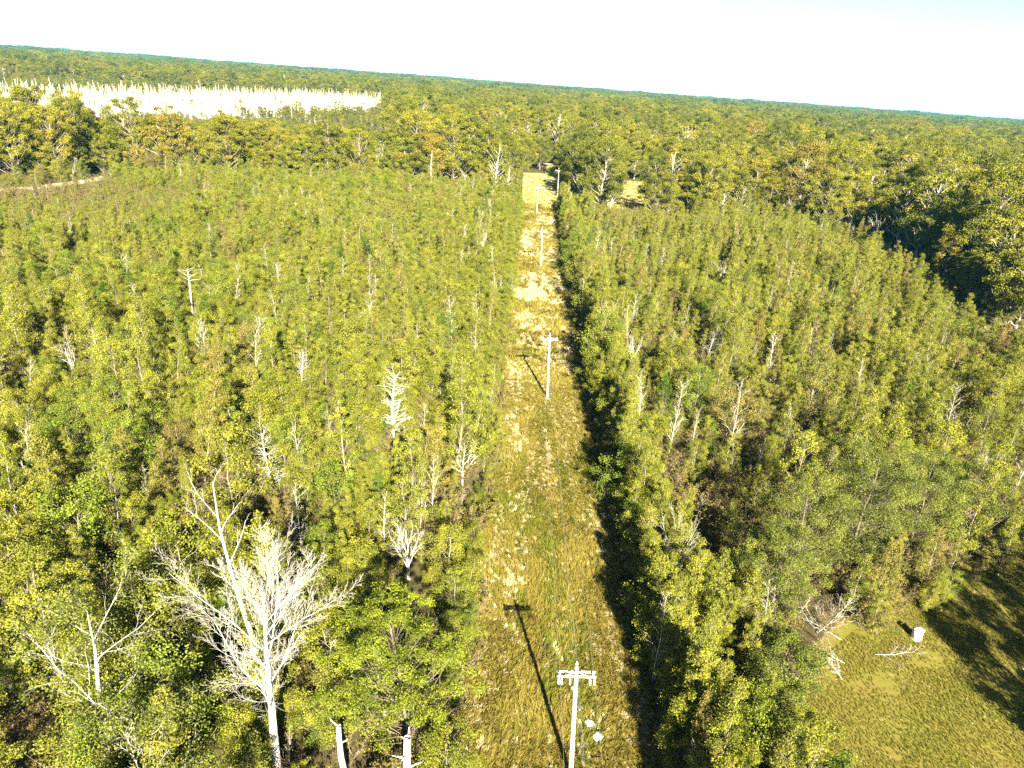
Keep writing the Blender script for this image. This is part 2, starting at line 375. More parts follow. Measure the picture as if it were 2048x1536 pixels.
PROTO['mature_tree'] = [live_tree(400 + i, h, r_, broad if i % 3 else ball, 64, r_ * .25, 290, .26, trunk_r=.30, t0=.30, flat=.62, limb_r=.5, fill=.5) for i, (h, r_) in enumerate([(16, 5.0), (18, 5.6), (14, 4.8), (20, 5.6), (15, 5.8), (17, 4.4), (13, 4.4)])]
PROTO['pale_limbed_tree'] = [live_tree(500 + i, h, r_, broad, 34, r_ * .24, 46, .40, trunk_r=.26, t0=.35, flat=.7, limb_r=.6, fill=.55) for i, (h, r_) in enumerate([(16, 4.2), (14, 3.6), (18, 4.0)])]

def bare(seed, h, P, r, leaf=None, lean=(0, 0)):
    g = np.random.default_rng(seed); out = []
    grow(g, (0, 0, 0), (lean[0], lean[1], 1), h, r, 0, P, out)
    f = h / max(q[:, 2].max() for _, q, _ in out)
    return [(l, q * f, rd) for l, q, rd in out], g
P_SAP = dict(seg=(6, 3, 2), wob=(.05, .10, .14), up=(.02, .10, .08), tip=(.15, .3, .4), n=(22, 4), t0=(.18, .25), ang=(.75, .6), lr=(.26, .42), sh=(.55, .3), rr=(.5, .6), rmin=.008)
P_SNAG = dict(seg=(6, 3), wob=(.035, .14), up=(.0, .04), tip=(.45, .3), n=(9,), t0=(.35,), ang=(1.15,), lr=(.13,), sh=(.3,), rr=(.4,), rmin=.03)
P_WHISK = dict(seg=(7, 3, 2), wob=(.04, .13, .2), up=(-.01, .05, .05), tip=(.3, .3, .4), n=(56, 5), t0=(.08, .2), ang=(1.1, .7), lr=(.27, .5), sh=(.35, .3), rr=(.26, .5), rmin=.008)
P_DEADBROAD = dict(seg=(5, 5, 4, 3), wob=(.06, .14, .18, .2), up=(.0, .05, .06, .05), tip=(.12, .25, .3, .4), n=(9, 7, 6), t0=(.28, .2, .2), ang=(.8, .75, .7), lr=(.62, .48, .42), sh=(.45, .4, .3), rr=(.44, .42, .5), rmin=.008)
P_VASE = dict(seg=(3, 5, 4, 3), wob=(.05, .08, .12, .15), up=(.0, .06, .06, .04), tip=(.7, .25, .3, .4), n=(9, 6, 5), t0=(.35, .2, .2), ang=(.42, .5, .5), lr=(1.5, .42, .45), sh=(.2, .4, .3), rr=(.42, .45, .55), rmin=.008)
P_BIG = dict(seg=(7, 7, 5, 4, 3), wob=(.035, .075, .09, .11, .13), up=(.0, .05, .06, .05, .03), tip=(.12, .18, .22, .3, .5), n=(14, 11, 8, 6), t0=(.42, .16, .12, .1), ang=(.80, .58, .52, .5), lr=(.74, .46, .48, .46), sh=(.5, .45, .35, .3), rr=(.40, .34, .40, .5), rmin=.0065)

def bare_proto(seed, h, P, r):
    out, g = bare(seed, h, P, r)
    return dict(wood=wood_mesh_arrays(out), out=out, h=h)
PROTO['bare_sapling'] = [bare_proto(600 + i, h, P_SAP, .034) for i, h in enumerate([6.6, 7.6, 5.6, 7.0])]
PROTO['dead_snag'] = [bare_proto(640 + i, h, P_SNAG, .17) for i, h in enumerate([11, 14, 9, 16, 12])]
for i, p_ in enumerate(PROTO['bare_sapling']):
    g = np.random.default_rng(680 + i)
    ends = np.array([q[-1] for l, q, _ in p_['out'] if l == 2])
    ends = ends[g.random(len(ends)) < .35]
    p_['leaf'] = leaves(g, ends, 3, np.full(len(ends), .16), .8, .13, .6)

def shrub_proto(seed, leafy):
    g = np.random.default_rng(seed); out = []
    P = dict(seg=(4, 3, 2), wob=(.12, .16, .2), up=(.05, .05, .03), tip=(.3, .4, .5), n=(6, 4), t0=(.2, .2), ang=(.6, .6), lr=(.5, .5), sh=(.3, .3), rr=(.6, .6), rmin=.010)
    for k in range(5):
        a = g.uniform(0, 6.28); grow(g, (g.normal() * .2, g.normal() * .2, 0), (math.cos(a) * .5, math.sin(a) * .5, 1), g.uniform(1.3, 2.6), .022, 0, P, out)
    ends = np.array([q[-1] for l, q, _ in out if l >= 1]); ends = ends[g.random(len(ends)) < leafy]
    return dict(wood=wood_mesh_arrays(out, (4, 3, 3)), leaf=leaves(g, ends, 8, np.full(len(ends), .25), .7, .15, .6))
SHRUBS = [shrub_proto(700, .9), shrub_proto(701, .35), shrub_proto(702, .7), shrub_proto(703, .12)]

# ------------------------------------------------------------------ scatter: one "stuff" object that instances its own prototype geometry on its points
def scatter_group():
    ng = bpy.data.node_groups.new('scatter', 'GeometryNodeTree')
    ng.interface.new_socket('Geometry', in_out='INPUT', socket_type='NodeSocketGeometry')
    ng.interface.new_socket('Geometry', in_out='OUTPUT', socket_type='NodeSocketGeometry')
    N, L = ng.nodes, ng.links
    gi_ = N.new('NodeGroupInput'); go = N.new('NodeGroupOutput')
    def attr(name, ty):
        a = N.new('GeometryNodeInputNamedAttribute'); a.data_type = ty; a.inputs['Name'].default_value = name; return a.outputs['Attribute']
    sp = N.new('GeometryNodeSeparateGeometry'); sp.domain = 'POINT'
    L.new(gi_.outputs[0], sp.inputs['Geometry']); L.new(attr('is_pt', 'BOOLEAN'), sp.inputs['Selection'])
    si = N.new('GeometryNodeSplitToInstances'); si.domain = 'FACE'
    L.new(sp.outputs['Inverted'], si.inputs['Geometry']); L.new(attr('gid', 'INT'), si.inputs['Group ID'])
    ip = N.new('GeometryNodeInstanceOnPoints'); ip.inputs['Pick Instance'].default_value = True
    L.new(sp.outputs['Selection'], ip.inputs['Points']); L.new(si.outputs['Instances'], ip.inputs['Instance'])
    L.new(attr('idx', 'INT'), ip.inputs['Instance Index']); L.new(attr('rot', 'FLOAT_VECTOR'), ip.inputs['Rotation']); L.new(attr('scl', 'FLOAT_VECTOR'), ip.inputs['Scale'])
    L.new(ip.outputs[0], go.inputs[0])
    return ng
SCATTER = scatter_group()

def scatter(name, protos, mats, pts, rot, scl, idx, **props):
    """protos: list of lists of (V, Q, lv or None, material index)"""
    Vs, Qs, mi, gid, lv, b = [], [], [], [], [], 0
    for k, parts in enumerate(protos):
        for V, Q, l, m_ in parts:
            Vs.append(V); Qs.append(Q + b); b += len(V)
            mi.append(np.full(len(Q), m_)); gid.append(np.full(len(Q), k)); lv.append(np.full(len(Q), .5) if l is None else l)
    n = len(pts)
    V = np.concatenate(Vs + [pts])
    z = lambda a, w: np.concatenate([np.zeros((b, w) if w > 1 else b), a])
    me = mesh_np(name, V, np.concatenate(Qs), mats=mats, mi=np.concatenate(mi), attrs={
        'gid': ('INT', 'FACE', np.concatenate(gid).astype(np.int32)), 'lv': ('FLOAT', 'FACE', np.concatenate(lv).astype(np.float32)),
        'is_pt': ('BOOLEAN', 'POINT', np.concatenate([np.zeros(b, bool), np.ones(n, bool)])),
        'idx': ('INT', 'POINT', z(idx, 1).astype(np.int32)), 'rot': ('FLOAT_VECTOR', 'POINT', z(rot, 3).astype(np.float32)),
        'scl': ('FLOAT_VECTOR', 'POINT', z(scl, 3).astype(np.float32))})
    o = obj(name, me, kind='stuff', **props)
    md = o.modifiers.new('scatter', 'NODES'); md.node_group = SCATTER
    return o

# ------------------------------------------------------------------ where trees stand
def jgrid(x0, x1, y0, y1, s, g, j=.48):
    X, Y = np.meshgrid(np.arange(x0, x1, s), np.arange(y0, y1, s)); X = X + (np.arange(X.shape[0]) % 2)[:, None] * s * .5
    X = X.ravel() + g.uniform(-j, j, X.size) * s; Y = Y.ravel() + g.uniform(-j, j, Y.size) * s
    return X, Y
def in_view(x, y, z, mx=150, my=220):
    u, v, d = project(np.column_stack([x, y, np.full(len(x), z)]))
    return (d > 5) & (u > -mx) & (u < 2048 + mx) & (v < 1536 + my)


HERO = [(-14.4, 34.6, 1.2), (-25.5, 33.5, 1.2), (-5.4, 37.6, 3.0), (31, 61, 5), (38.5, 66, 5.5), (46.5, 68.5, 5), (26.5, 55, 3.5), (54.5, 73, 4.5), (23.5, 44.5, 2.5),
        (-9.5, 34.5, 1.0), (-8.8, 57.1, 1.5), (17.1, 58.5, 1.4), (-15.6, 85.9, 1.6), (-19.5, 44.5, 1.0), (49.8, 35.5, 4), (56, 39.5, 4), (61, 47, 4), (66, 56, 4), (40.1, 53.9, 4), (31.8, 52.3, 3.4)]
def clear_of_heroes(x, y):
    k = np.ones(len(x), bool)
    for hx, hy, hr in HERO: k &= (x - hx) ** 2 + (y - hy) ** 2 > hr ** 2
    return k

def tilt(n, g, az=None, lean=R(-2.6), s=R(2.5)):
    return np.column_stack([g.normal(0, s, n), lean + g.normal(0, s, n), g.uniform(0, 6.283, n)])

g = np.random.default_rng(21)
x, y = jgrid(-330, 150, 24, 320, 2.15, g)
edge = (fbm(x, y, 14, 5) - .5) * 3.0
ex, ey = jgrid(13.6, 16.4, 26, 300, 1.35, g)
lx, ly = jgrid(-3.6, -1.2, 26, 300, 1.5, g)
tag_edge = np.concatenate([np.zeros(len(x)), np.ones(len(ex)), np.full(len(lx), 2)])
x = np.concatenate([x, ex, lx]); y = np.concatenate([y, ey, ly]); edge = (fbm(x, y, 14, 5) - .5) * 3.0
k = in_view(x, y, 6) & (y < line_y(x) + (fbm(x, y, 30, 3) - .5) * 26) & (x < road_x(y) - 4.5)
k &= ~((x > -2.0 + edge * .7) & (x < 13.9 - np.clip(edge, -1, 1.2) * .5)) & ~in_poly(x, y, FIELD) & ~in_poly(x, y, grown(TRACK, 2.5)) & clear_of_heroes(x, y) & ~in_poly(x, y, HAY2)
for sh in (3, 7, 11, 15, 19, 23, 27, 31):
    q_ = 1 + sh / np.hypot(x, y); k &= ~in_poly(x * q_, y * q_, grown(TRACK, .5))
gap = fbm(x, y, 11, 9); k &= (gap > .33) & (fbm(x, y, 5.5, 19) > np.where(x > 13, .36, .32))
tag_edge = tag_edge[k]; x, y = x[k], y[k]
bxx, byy = jgrid(-150, 105, 28, 260, 7.2, g)
kb = in_view(bxx, byy, 8) & (byy < line_y(bxx) - 8) & (bxx < road_x(byy) - 7) & ((bxx < -5.5) | (bxx > 17.5)) & ~in_poly(bxx, byy, grown(FIELD, 4)) & ~((bxx < -125) & (byy > 165) & (byy < 275)) & clear_of_heroes(bxx, byy)
kb &= g.random(len(bxx)) < np.where(bxx < 0, np.where(byy < 110, .75, .38), np.where(byy < 150, .55, .3))
bxx, byy = bxx[kb], byy[kb]; bsc = g.uniform(1.25, 1.75, len(bxx)) * np.where(byy < 110, 1.08, .92)
bxx = np.concatenate([bxx, [16.0, 17.2, 16.0, 18.5, -33, -31, -36, -29, -11.5]]); byy = np.concatenate([byy, [258, 267, 276, 284, 33, 30.5, 36, 28.5, 31]]); bsc = np.concatenate([bsc, [1.5, 1.7, 1.6, 1.7, 1.2, 1.1, 1.3, 1.1, .9]])
for q in range(len(bxx)):
    kk = (x - bxx[q]) ** 2 + (y - byy[q]) ** 2 > (1.55 * bsc[q]) ** 2
    x, y, tag_edge = x[kk], y[kk], tag_edge[kk]
x = np.concatenate([x, bxx]); y = np.concatenate([y, byy]); tag_edge = np.concatenate([tag_edge, 10 + bsc])
cl = fbm(x, y, 26, 31) + g.normal(0, .16, len(x)) - np.where(x > 13, .10, -.06)
kind = np.where(cl < .48, 0, 1); u = g.random(len(x))
kind = np.where(tag_edge == 2, 1, kind); kind = np.where(tag_edge > 10, np.where(g.random(len(x)) < .62, 0, 1), kind); kind = np.where(u < .035, 2, kind); kind = np.where((u > .91), 3, kind)
YK = ['slender_young_tree', 'bushy_young_tree', 'cedar_tree', 'bare_sapling']
ysc = .55 + .75 * fbm(x, y, 32, 17) + g.normal(0, .27, len(x)); ysc = np.clip(ysc, .4, 1.6)
low = (x < -105) & (y > 185) & (y < 262)
low |= (x > 26) & (x < 66) & (y > 255) & (y < 300)
for hx, hy in [(-15.6, 85.9), (-61.3, 127.6), (-27.1, 70.4), (-5.2, 75.6), (-8.8, 57.1), (21.4, 118.3), (63, 83.5), (-66.5, 98), (-33, 102), (-10.8, 200), (-52, 149), (35.5, 123)]:
    low |= (np.abs(x - hx * y / hy) < 3.0) & (hy - y > -1) & (hy - y < 12)
ysc = np.where(tag_edge == 1, np.maximum(ysc, .9) * np.where(y < 62, 1.0, 1.2), ysc)
low |= (((x - 21.5) / 4.5) ** 2 + ((y - 73) / 13) ** 2 < 1)
for hx, hy in [(-14.4, 34.6), (-9.5, 34.5), (-5.2, 34)]:
    low |= (np.abs(x - hx * y / hy) < 1.6) & (hy - y > -1.5) & (hy - y < 10)
ysc = np.where(tag_edge > 10, tag_edge - 10, ysc)
ysc = np.where(low, np.minimum(ysc, 1.2) * .5, ysc)
edgey = (np.minimum(np.abs(x + 2), np.abs(x - 13.5)) < 2.5) & (x < 8); ysc = np.where(edgey, ysc * .7, ysc)

STUFFNAME = {'slender_young_tree': 'distant_slender_thicket', 'bushy_young_tree': 'distant_bushy_thicket', 'cedar_tree': 'distant_cedars', 'bare_sapling': 'distant_bare_saplings',
             'mature_tree': 'distant_forest', 'pale_limbed_tree': 'distant_pale_trees', 'dead_snag': 'drowned_timber'}
LEAFMAT = {'slender_young_tree': 'leaf_young', 'bushy_young_tree': 'leaf_bushy', 'cedar_tree': 'leaf_cedar', 'bare_sapling': 'leaf_pale', 'mature_tree': 'leaf_mature', 'pale_limbed_tree': 'leaf_pale', 'dead_snag': 'leaf_pale'}
WOODMAT = {'slender_young_tree': 'bark', 'bushy_young_tree': 'bark', 'cedar_tree': 'bark_dark', 'bare_sapling': 'dead', 'mature_tree': 'bark', 'pale_limbed_tree': 'dead', 'dead_snag': 'dead'}
MESH = {}
def proto_meshes(kd):
    if kd not in MESH:
        L_ = []
        for i, p_ in enumerate(PROTO[kd]):
            tm = mesh_np('trunk', *p_['wood'], mats=[M[WOODMAT[kd]]])
            cm = mesh_np('crown', p_['leaf'][0], p_['leaf'][1], mats=[M[LEAFMAT[kd]]], attrs={'lv': ('FLOAT', 'FACE', p_['leaf'][2])}) if 'leaf' in p_ else None
            L_.append((tm, cm))
        MESH[kd] = L_
    return MESH[kd]

def plant(kd, px, py, rot, sc, idx, labeler, cat, limit=300, stuff_label=None):
    """the nearest `limit` in the frame become things of their own, the rest one stuff object. sc (n,3)"""
    u_, v_, d_ = project(np.column_stack([px, py, PROTO[kd][0]['h'] * sc[:, 2] * .8]))
    vis = (u_ > 5) & (u_ < 2043) & (v_ < 1531) & (d_ > 0)
    order = np.argsort(np.where(vis, d_, 1e9)); own = order[:limit][vis[order[:limit]]]
    pm = proto_meshes(kd)
    for i in own:
        lab, grp = labeler(px[i], py[i], sc[i], idx[i])
        tm, cm = pm[idx[i]]
        if cm is None:
            obj(kd, tm, loc=(px[i], py[i], 0), rot=rot[i], scale=sc[i], label=lab, category=cat, group=grp); continue
        e = obj(kd, None, loc=(px[i], py[i], 0), rot=rot[i], scale=sc[i], label=lab, category=cat, group=grp)
        obj('trunk', tm, e); obj('crown', cm, e)
    rest = np.ones(len(px), bool); rest[own] = False
    if rest.any():
        protos = [[(*p_['wood'], None, 0)] + ([(*p_['leaf'], 1)] if 'leaf' in p_ else []) for p_ in PROTO[kd]]
        scatter(STUFFNAME[kd], protos, [M[WOODMAT[kd]], M[LEAFMAT[kd]]], np.column_stack([px[rest], py[rest], hz(px[rest], py[rest])]), rot[rest], sc[rest], idx[rest], label=stuff_label, category='trees')
def hz(x, y): return hill(x, y)

def reach(y):
    return 'level with ' + ('nearest' if y < 52 else 'second' if y < 72 else 'second' if y < 150 else 'third' if y < 235 else 'fourth') + ' pole'
def young_labeler(look):
    def f(x_, y_, s_, i_):
        off = -2 - x_ if x_ < 5 else x_ - 13.5; hand = 'left' if x_ < 5 else 'right'
        side = '%s edge of the strip' % hand if off < 4 else 'a little %s of the strip' % hand if off < 14 else 'well %s of the strip' % hand if off < 30 else 'far %s' % hand
        size = 'tall ' if s_[2] > 1.1 else 'low ' if s_[2] < .8 else ''
        size += 'broad ' if s_[0] / s_[2] > 1.02 else 'narrow ' if s_[0] / s_[2] < .88 else ''
        lab = size + look + ', ' + side + ', ' + reach(y_)
        return lab, lab.replace('tree ', 'trees ').replace('sapling ', 'saplings ')
    return f
for ki, (look, cat, st) in enumerate([('slender young tree', 'tree', 'slender yellow-green young trees filling the thicket farther off'), ('bushy young tree', 'tree', 'rounded young trees filling the thicket farther off'),
                                     ('dark green cedar tree', 'tree', 'dark cedars dotted through the farther thicket'), ('pale bare sapling', 'sapling', 'pale bare saplings in the farther thicket')]):
    s_ = kind == ki; n = s_.sum(); kd = YK[ki]
    sc = np.column_stack([ysc[s_] * g.uniform(.78, 1.12, n), ysc[s_] * g.uniform(.78, 1.12, n), ysc[s_]])
    plant(kd, x[s_], y[s_], tilt(n, g), sc, g.integers(0, len(PROTO[kd]), n), young_labeler(look), cat, stuff_label=st)

# undergrowth between the young trees
x, y = jgrid(-330, 150, 22, 300, 2.7, g)
k = in_view(x, y, 1) & (y < line_y(x) + 5) & (x < road_x(y) - 3) & ~((x > -1.6) & (x < 13.2)) & ~in_poly(x, y, FIELD) & ~in_poly(x, y, TRACK)
x, y = x[k], y[k]; n = len(x)
s1 = g.uniform(.7, 1.4, n)
scatter('undergrowth', [[(*p_['wood'], None, 0), (*p_['leaf'], 1)] for p_ in SHRUBS], [M['twig'], M['leaf_dry']], np.column_stack([x, y, np.zeros(n)]), tilt(n, g), np.column_stack([s1, s1, s1]), g.integers(0, 4, n), label='brown twiggy undergrowth between the young trees', category='undergrowth')

# mature forest: behind the thicket and across the gravel road, out to the horizon
X, Y = [], []
d0 = 90
edges_ = [(90, 420, 7.0), (420, 800, 9.0), (800, 1300, 12), (1300, 2000, 14), (2000, 3200, 22), (3200, 5200, 36), (5200, 8200, 60), (8200, 12500, 95)]
SS = []
for a, b, s in edges_:
    xx, yy = jgrid(-b * .95, b * .95, 60 if a < 400 else a * .7, b, s, g)
    dd = np.hypot(xx, yy); kk = (dd >= a) & (dd < b); xx, yy = xx[kk], yy[kk]
    kk = in_view(xx, yy, 12, 130, 0); xx, yy = xx[kk], yy[kk]
    X.append(xx); Y.append(yy); SS.append(np.full(len(xx), s))
x = np.concatenate(X); y = np.concatenate(Y); sp_ = np.concatenate(SS)
east = (x > road_x(y) + 5.5) & (y < 330)
k = (y > line_y(x) + (fbm(x, y, 30, 3) - .5) * 26 + 3) & (x < road_x(y) - 5) | (y > 330) | east
k &= ~((x > -8.5) & (x < 20.5 + np.clip(y - 425, 0, 40) * .15) & (y > 296) & (y < 420)) & ~in_poly(x, y, grown(HAY1, 3)) & ~in_poly(x, y, grown(HAY2, 5)) & (~in_poly(x + (fbm(x, y, 60, 301) - .5) * 70, y + (fbm(x, y, 60, 305) - .5) * 90, grown(POND, -6)) | (g.random(len(x)) < .09)) & ~((np.abs(y - (467 + x * .2)) < 4) & (x > 5) & (x < 30)) & ~in_poly(x, y, FIELD) & ~in_poly(x, y, grown(TRACK, 5))
# low ground in front of the swamp stays open so that the water shows
front = (x < -.19 * y) & (y > 425) & (y < 1150)

x, y, sp_, front = x[k], y[k], sp_[k], front[k]; n = len(x)
ms = (.86 + .5 * fbm(x, y, 90, 41) + g.normal(0, .28, n)).clip(.42, 1.75)
ms = np.where(front, ms * (.24 + .42 * fbm(x, y, 35, 78)), ms)
sect = (x < -.17 * y) & (y > 330) & (y < 660)
ms = np.where(sect, np.minimum(ms, np.maximum(46 - .074 * np.hypot(x, y), 4.5) / 17), ms)
ms = np.where((x > road_x(y)) & (y < 300), ms * 1.12, ms)
wide = np.maximum(1, sp_ / 9.0) * 1.1
sc = np.column_stack([ms * wide * g.uniform(.9, 1.15, n), ms * wide * g.uniform(.9, 1.15, n), ms * np.maximum(1, wide ** .12)])
pale = g.random(n) < np.where(np.hypot(x, y) < 450, .14, np.where(np.hypot(x, y) < 1500, .08, .03))
def mature_labeler(look):
    def f(x_, y_, s_, i_):
        if x_ > road_x(y_): w = 'beyond the gravel road, ' + ('near end' if y_ < 170 else 'middle stretch' if y_ < 230 else 'far end') + (', roadside' if x_ < road_x(y_) + 16 else ', farther in')
        elif y_ > 330 and x_ < -120: w = 'in front of the white swamp'
        else:
            w = ['at the far left thicket edge', 'left of the far white snags', 'around the far white snags', 'just left of the hay meadow', 'between the two hay meadows', 'beside the right hay meadow', 'right of the hay meadows', 'where the road meets the forest'][int(np.searchsorted([-150, -85, -36, 3, 30, 72, 105], x_))]
            w += ', front row' if y_ < line_y(x_) + 16 else ', behind the front row'
        size = 'tall ' if s_[2] > 1.12 else 'small ' if s_[2] < .8 else ''
        return size + look + ' ' + w, size + look.replace('tree', 'trees') + ' ' + w
    return f
for kd, s_, look, st in [('mature_tree', ~pale, 'full-crowned broadleaf tree', 'broadleaf forest stretching to the horizon'), ('pale_limbed_tree', pale, 'thin-crowned white-limbed tree', 'thin-crowned pale trees scattered through the far forest')]:
    n = s_.sum()
    plant(kd, x[s_], y[s_], tilt(n, g), sc[s_], g.integers(0, len(PROTO[kd]), n), mature_labeler(look), 'tree', stuff_label=st)

# drowned white timber in the swamp
x, y = jgrid(-700, -120, 430, 1260, 5.4, g)
inside = in_poly(x + (fbm(x, y, 60, 301) - .5) * 70, y + (fbm(x, y, 60, 305) - .5) * 90, grown(POND, 18)); core = in_poly(x, y, grown(POND, -35))
k = in_view(x, y, 8, 60) & inside & (~core | (g.random(len(x)) < .8))
x, y = x[k], y[k]; n = len(x)
s1 = g.uniform(.45, 1.35, n)
def snag_label(x_, y_, s_, i_):
    t = ('tall ' if s_[2] > 1.08 else 'short ' if s_[2] < .78 else '') + ['thick-topped', 'slim', 'stubby', 'very tall', 'ragged'][i_] + ' bleached dead trunk, ' + ('left' if x_ / y_ < -.6 else 'middle' if x_ / y_ < -.42 else 'right') + ' part of the flooded swamp'
    return t, t.replace('trunk', 'trunks')
plant('dead_snag', x, y, tilt(n, g), np.column_stack([s1 * 1.2, s1 * 1.2, s1]), g.integers(0, 5, n), snag_label, 'dead tree', stuff_label='bleached white dead trunks crowding the far side of the swamp')

# ------------------------------------------------------------------ large near trees and single dead trees
def hero_tree(name, loc, proto, woodmat, leafmat, label, category='tree', rot=None):
    e = obj(name, None, loc=(*loc, 0), rot=rot or (0, R(-2.5), 0), label=label, category=category)
    obj('trunk', mesh_np('trunk', *proto['wood'], mats=[woodmat]), e)
    if 'leaf' in proto: obj('crown', mesh_np('crown', proto['leaf'][0], proto['leaf'][1], mats=[leafmat], attrs={'lv': ('FLOAT', 'FACE', proto['leaf'][2])}), e)
    return e
def bare_hero(name, loc, seed, h, P, r, label, lean=(0, 0), leafy=0, leafmat='leaf_pale', category='dead tree', wood='dead', lsize=.15, rot=(0, R(-1.5), 0), nl=5, lr=.3):
    out, g_ = bare(seed, h, P, r, lean=lean)
    e = obj(name, None, loc=(*loc, 0), rot=rot, label=label, category=category)
    obj('trunk', mesh_np('trunk', *wood_mesh_arrays([q for q in out if q[0] == 0], (10, 6, 4, 3, 3)), mats=[M[wood]]), e)
    br = [q for q in out if q[0] > 0]
    if br: obj('branches', mesh_np('branches', *wood_mesh_arrays(br, (10, 6, 4, 3, 3)), mats=[M[wood]]), e)
    if leafy:
        top = max(q[0] for q in out)
        ends = np.array([q[1][-1] for q in out if q[0] == top]); ends = ends[g_.random(len(ends)) < leafy]
        V, Q, lv = leaves(g_, ends, nl, np.full(len(ends), lr), .8, lsize, .6)
        obj('crown', mesh_np('crown', V, Q, mats=[M[leafmat]], attrs={'lv': ('FLOAT', 'FACE', lv)}), e)
    return e

bare_hero('bare_tree', (-14.4, 34.6), 11, 21.5, P_BIG, .37, 'tall white leafless tree with a fan of fine branches, nearest the camera', rot=(0, 0, 0))
bare_hero('half_dead_tree', (-25.5, 33.5), 12, 16.5, P_DEADBROAD, .27, 'half-dead tree with crooked white limbs in the bottom left corner', leafy=.85, leafmat='leaf_hero', category='tree', nl=34, lr=.62, lsize=.14)
bare_hero('half_dead_tree', (-21.0, 30.5), 13, 12.5, P_DEADBROAD, .2, 'lower half-dead tree between the corner tree and the tall bare tree', leafy=.85, leafmat='leaf_hero', category='tree', nl=34, lr=.62, lsize=.14)
bare_hero('forked_bare_tree', (-19.5, 44.5), 14, 19.0, dict(P_DEADBROAD, n=(5, 4, 4), t0=(.6, .3, .2), ang=(.45, .5, .6), lr=(.36, .4, .4)), .26, 'forked bare white tree rising behind the tall fan-shaped leafless tree')
bare_hero('broken_snag', (-9.5, 34.5), 15, 6.5, dict(P_SNAG, n=(3,), t0=(.6,), ang=(.6,), lr=(.3,), tip=(.7, .5)), .24, 'broken white snag with two stubs left of the pine tree')
bare_hero('broken_snag', (-5.2, 34.0), 16, 5.4, dict(P_SNAG, n=(6,), t0=(.4,), lr=(.25,), tip=(.8, .3)), .30, 'thick broken white trunk in front of the pine tree')
pine = live_tree(17, 13.5, 4.9, broad, 150, .72, 230, .16, aspect=.4, trunk_r=.22, t0=.35, flat=.5, limb_r=.25, fill=.25)
hero_tree('pine_tree', (-5.4, 37.6), pine, M['bark_dark'], M['leaf_pine'], 'bright green tufted pine tree at the left edge of the strip, beside the nearest pole')
hb = [((31, 61), 12.5, 4.6, 'broad leafy tree behind the brush pile at the mown field edge'), ((38.5, 66), 13.5, 5.4, 'largest broad leafy tree at the mown field edge, behind the white cabinet'),
      ((46.5, 68.5), 12.0, 4.8, 'broad leafy tree right of the largest one at the mown field edge'), ((26.5, 55), 10.5, 3.6, 'low spreading tree at the left tip of the brush pile'),
      ((54.5, 73), 9.5, 4.2, 'rightmost broad leafy tree along the mown field edge'), ((23.5, 44.5), 6.5, 3.2, 'low dark green tree at the lower left corner of the mown field'),
      ((20.5, 38.5), 6.0, 2.8, 'green bush-like tree at the bottom edge between strip and mown field')]
for i, (loc, h, r_, lab) in enumerate(hb):
    t = live_tree(30 + i, h, r_, ball, 100, r_ * .22, 420, .12, trunk_r=.18, t0=.12, flat=.7, limb_r=.3, fill=.4)
    hero_tree('broadleaf_tree', loc, t, M['bark_dark'], M['leaf_hero'], lab)
for i, (loc, h, r_, lab) in enumerate([((49.8, 35.5), 13, 4.6, 'tree at the bottom right corner shading the mown field'), ((56, 39.5), 15, 5.2, 'tall tree behind the corner tree right of the mown field'), ((61, 47), 14, 5.2, 'tree farther back along the right side of the mown field'), ((66, 56), 12, 4.0, 'farthest tree along the right side of the mown field')]):
    t = live_tree(50 + i, h, r_, ball, 110, 1.15, 230, .22, trunk_r=.25, t0=.14, flat=.7)
    hero_tree('roadside_tree', loc, t, M['bark_dark'], M['leaf_cedar'], lab)

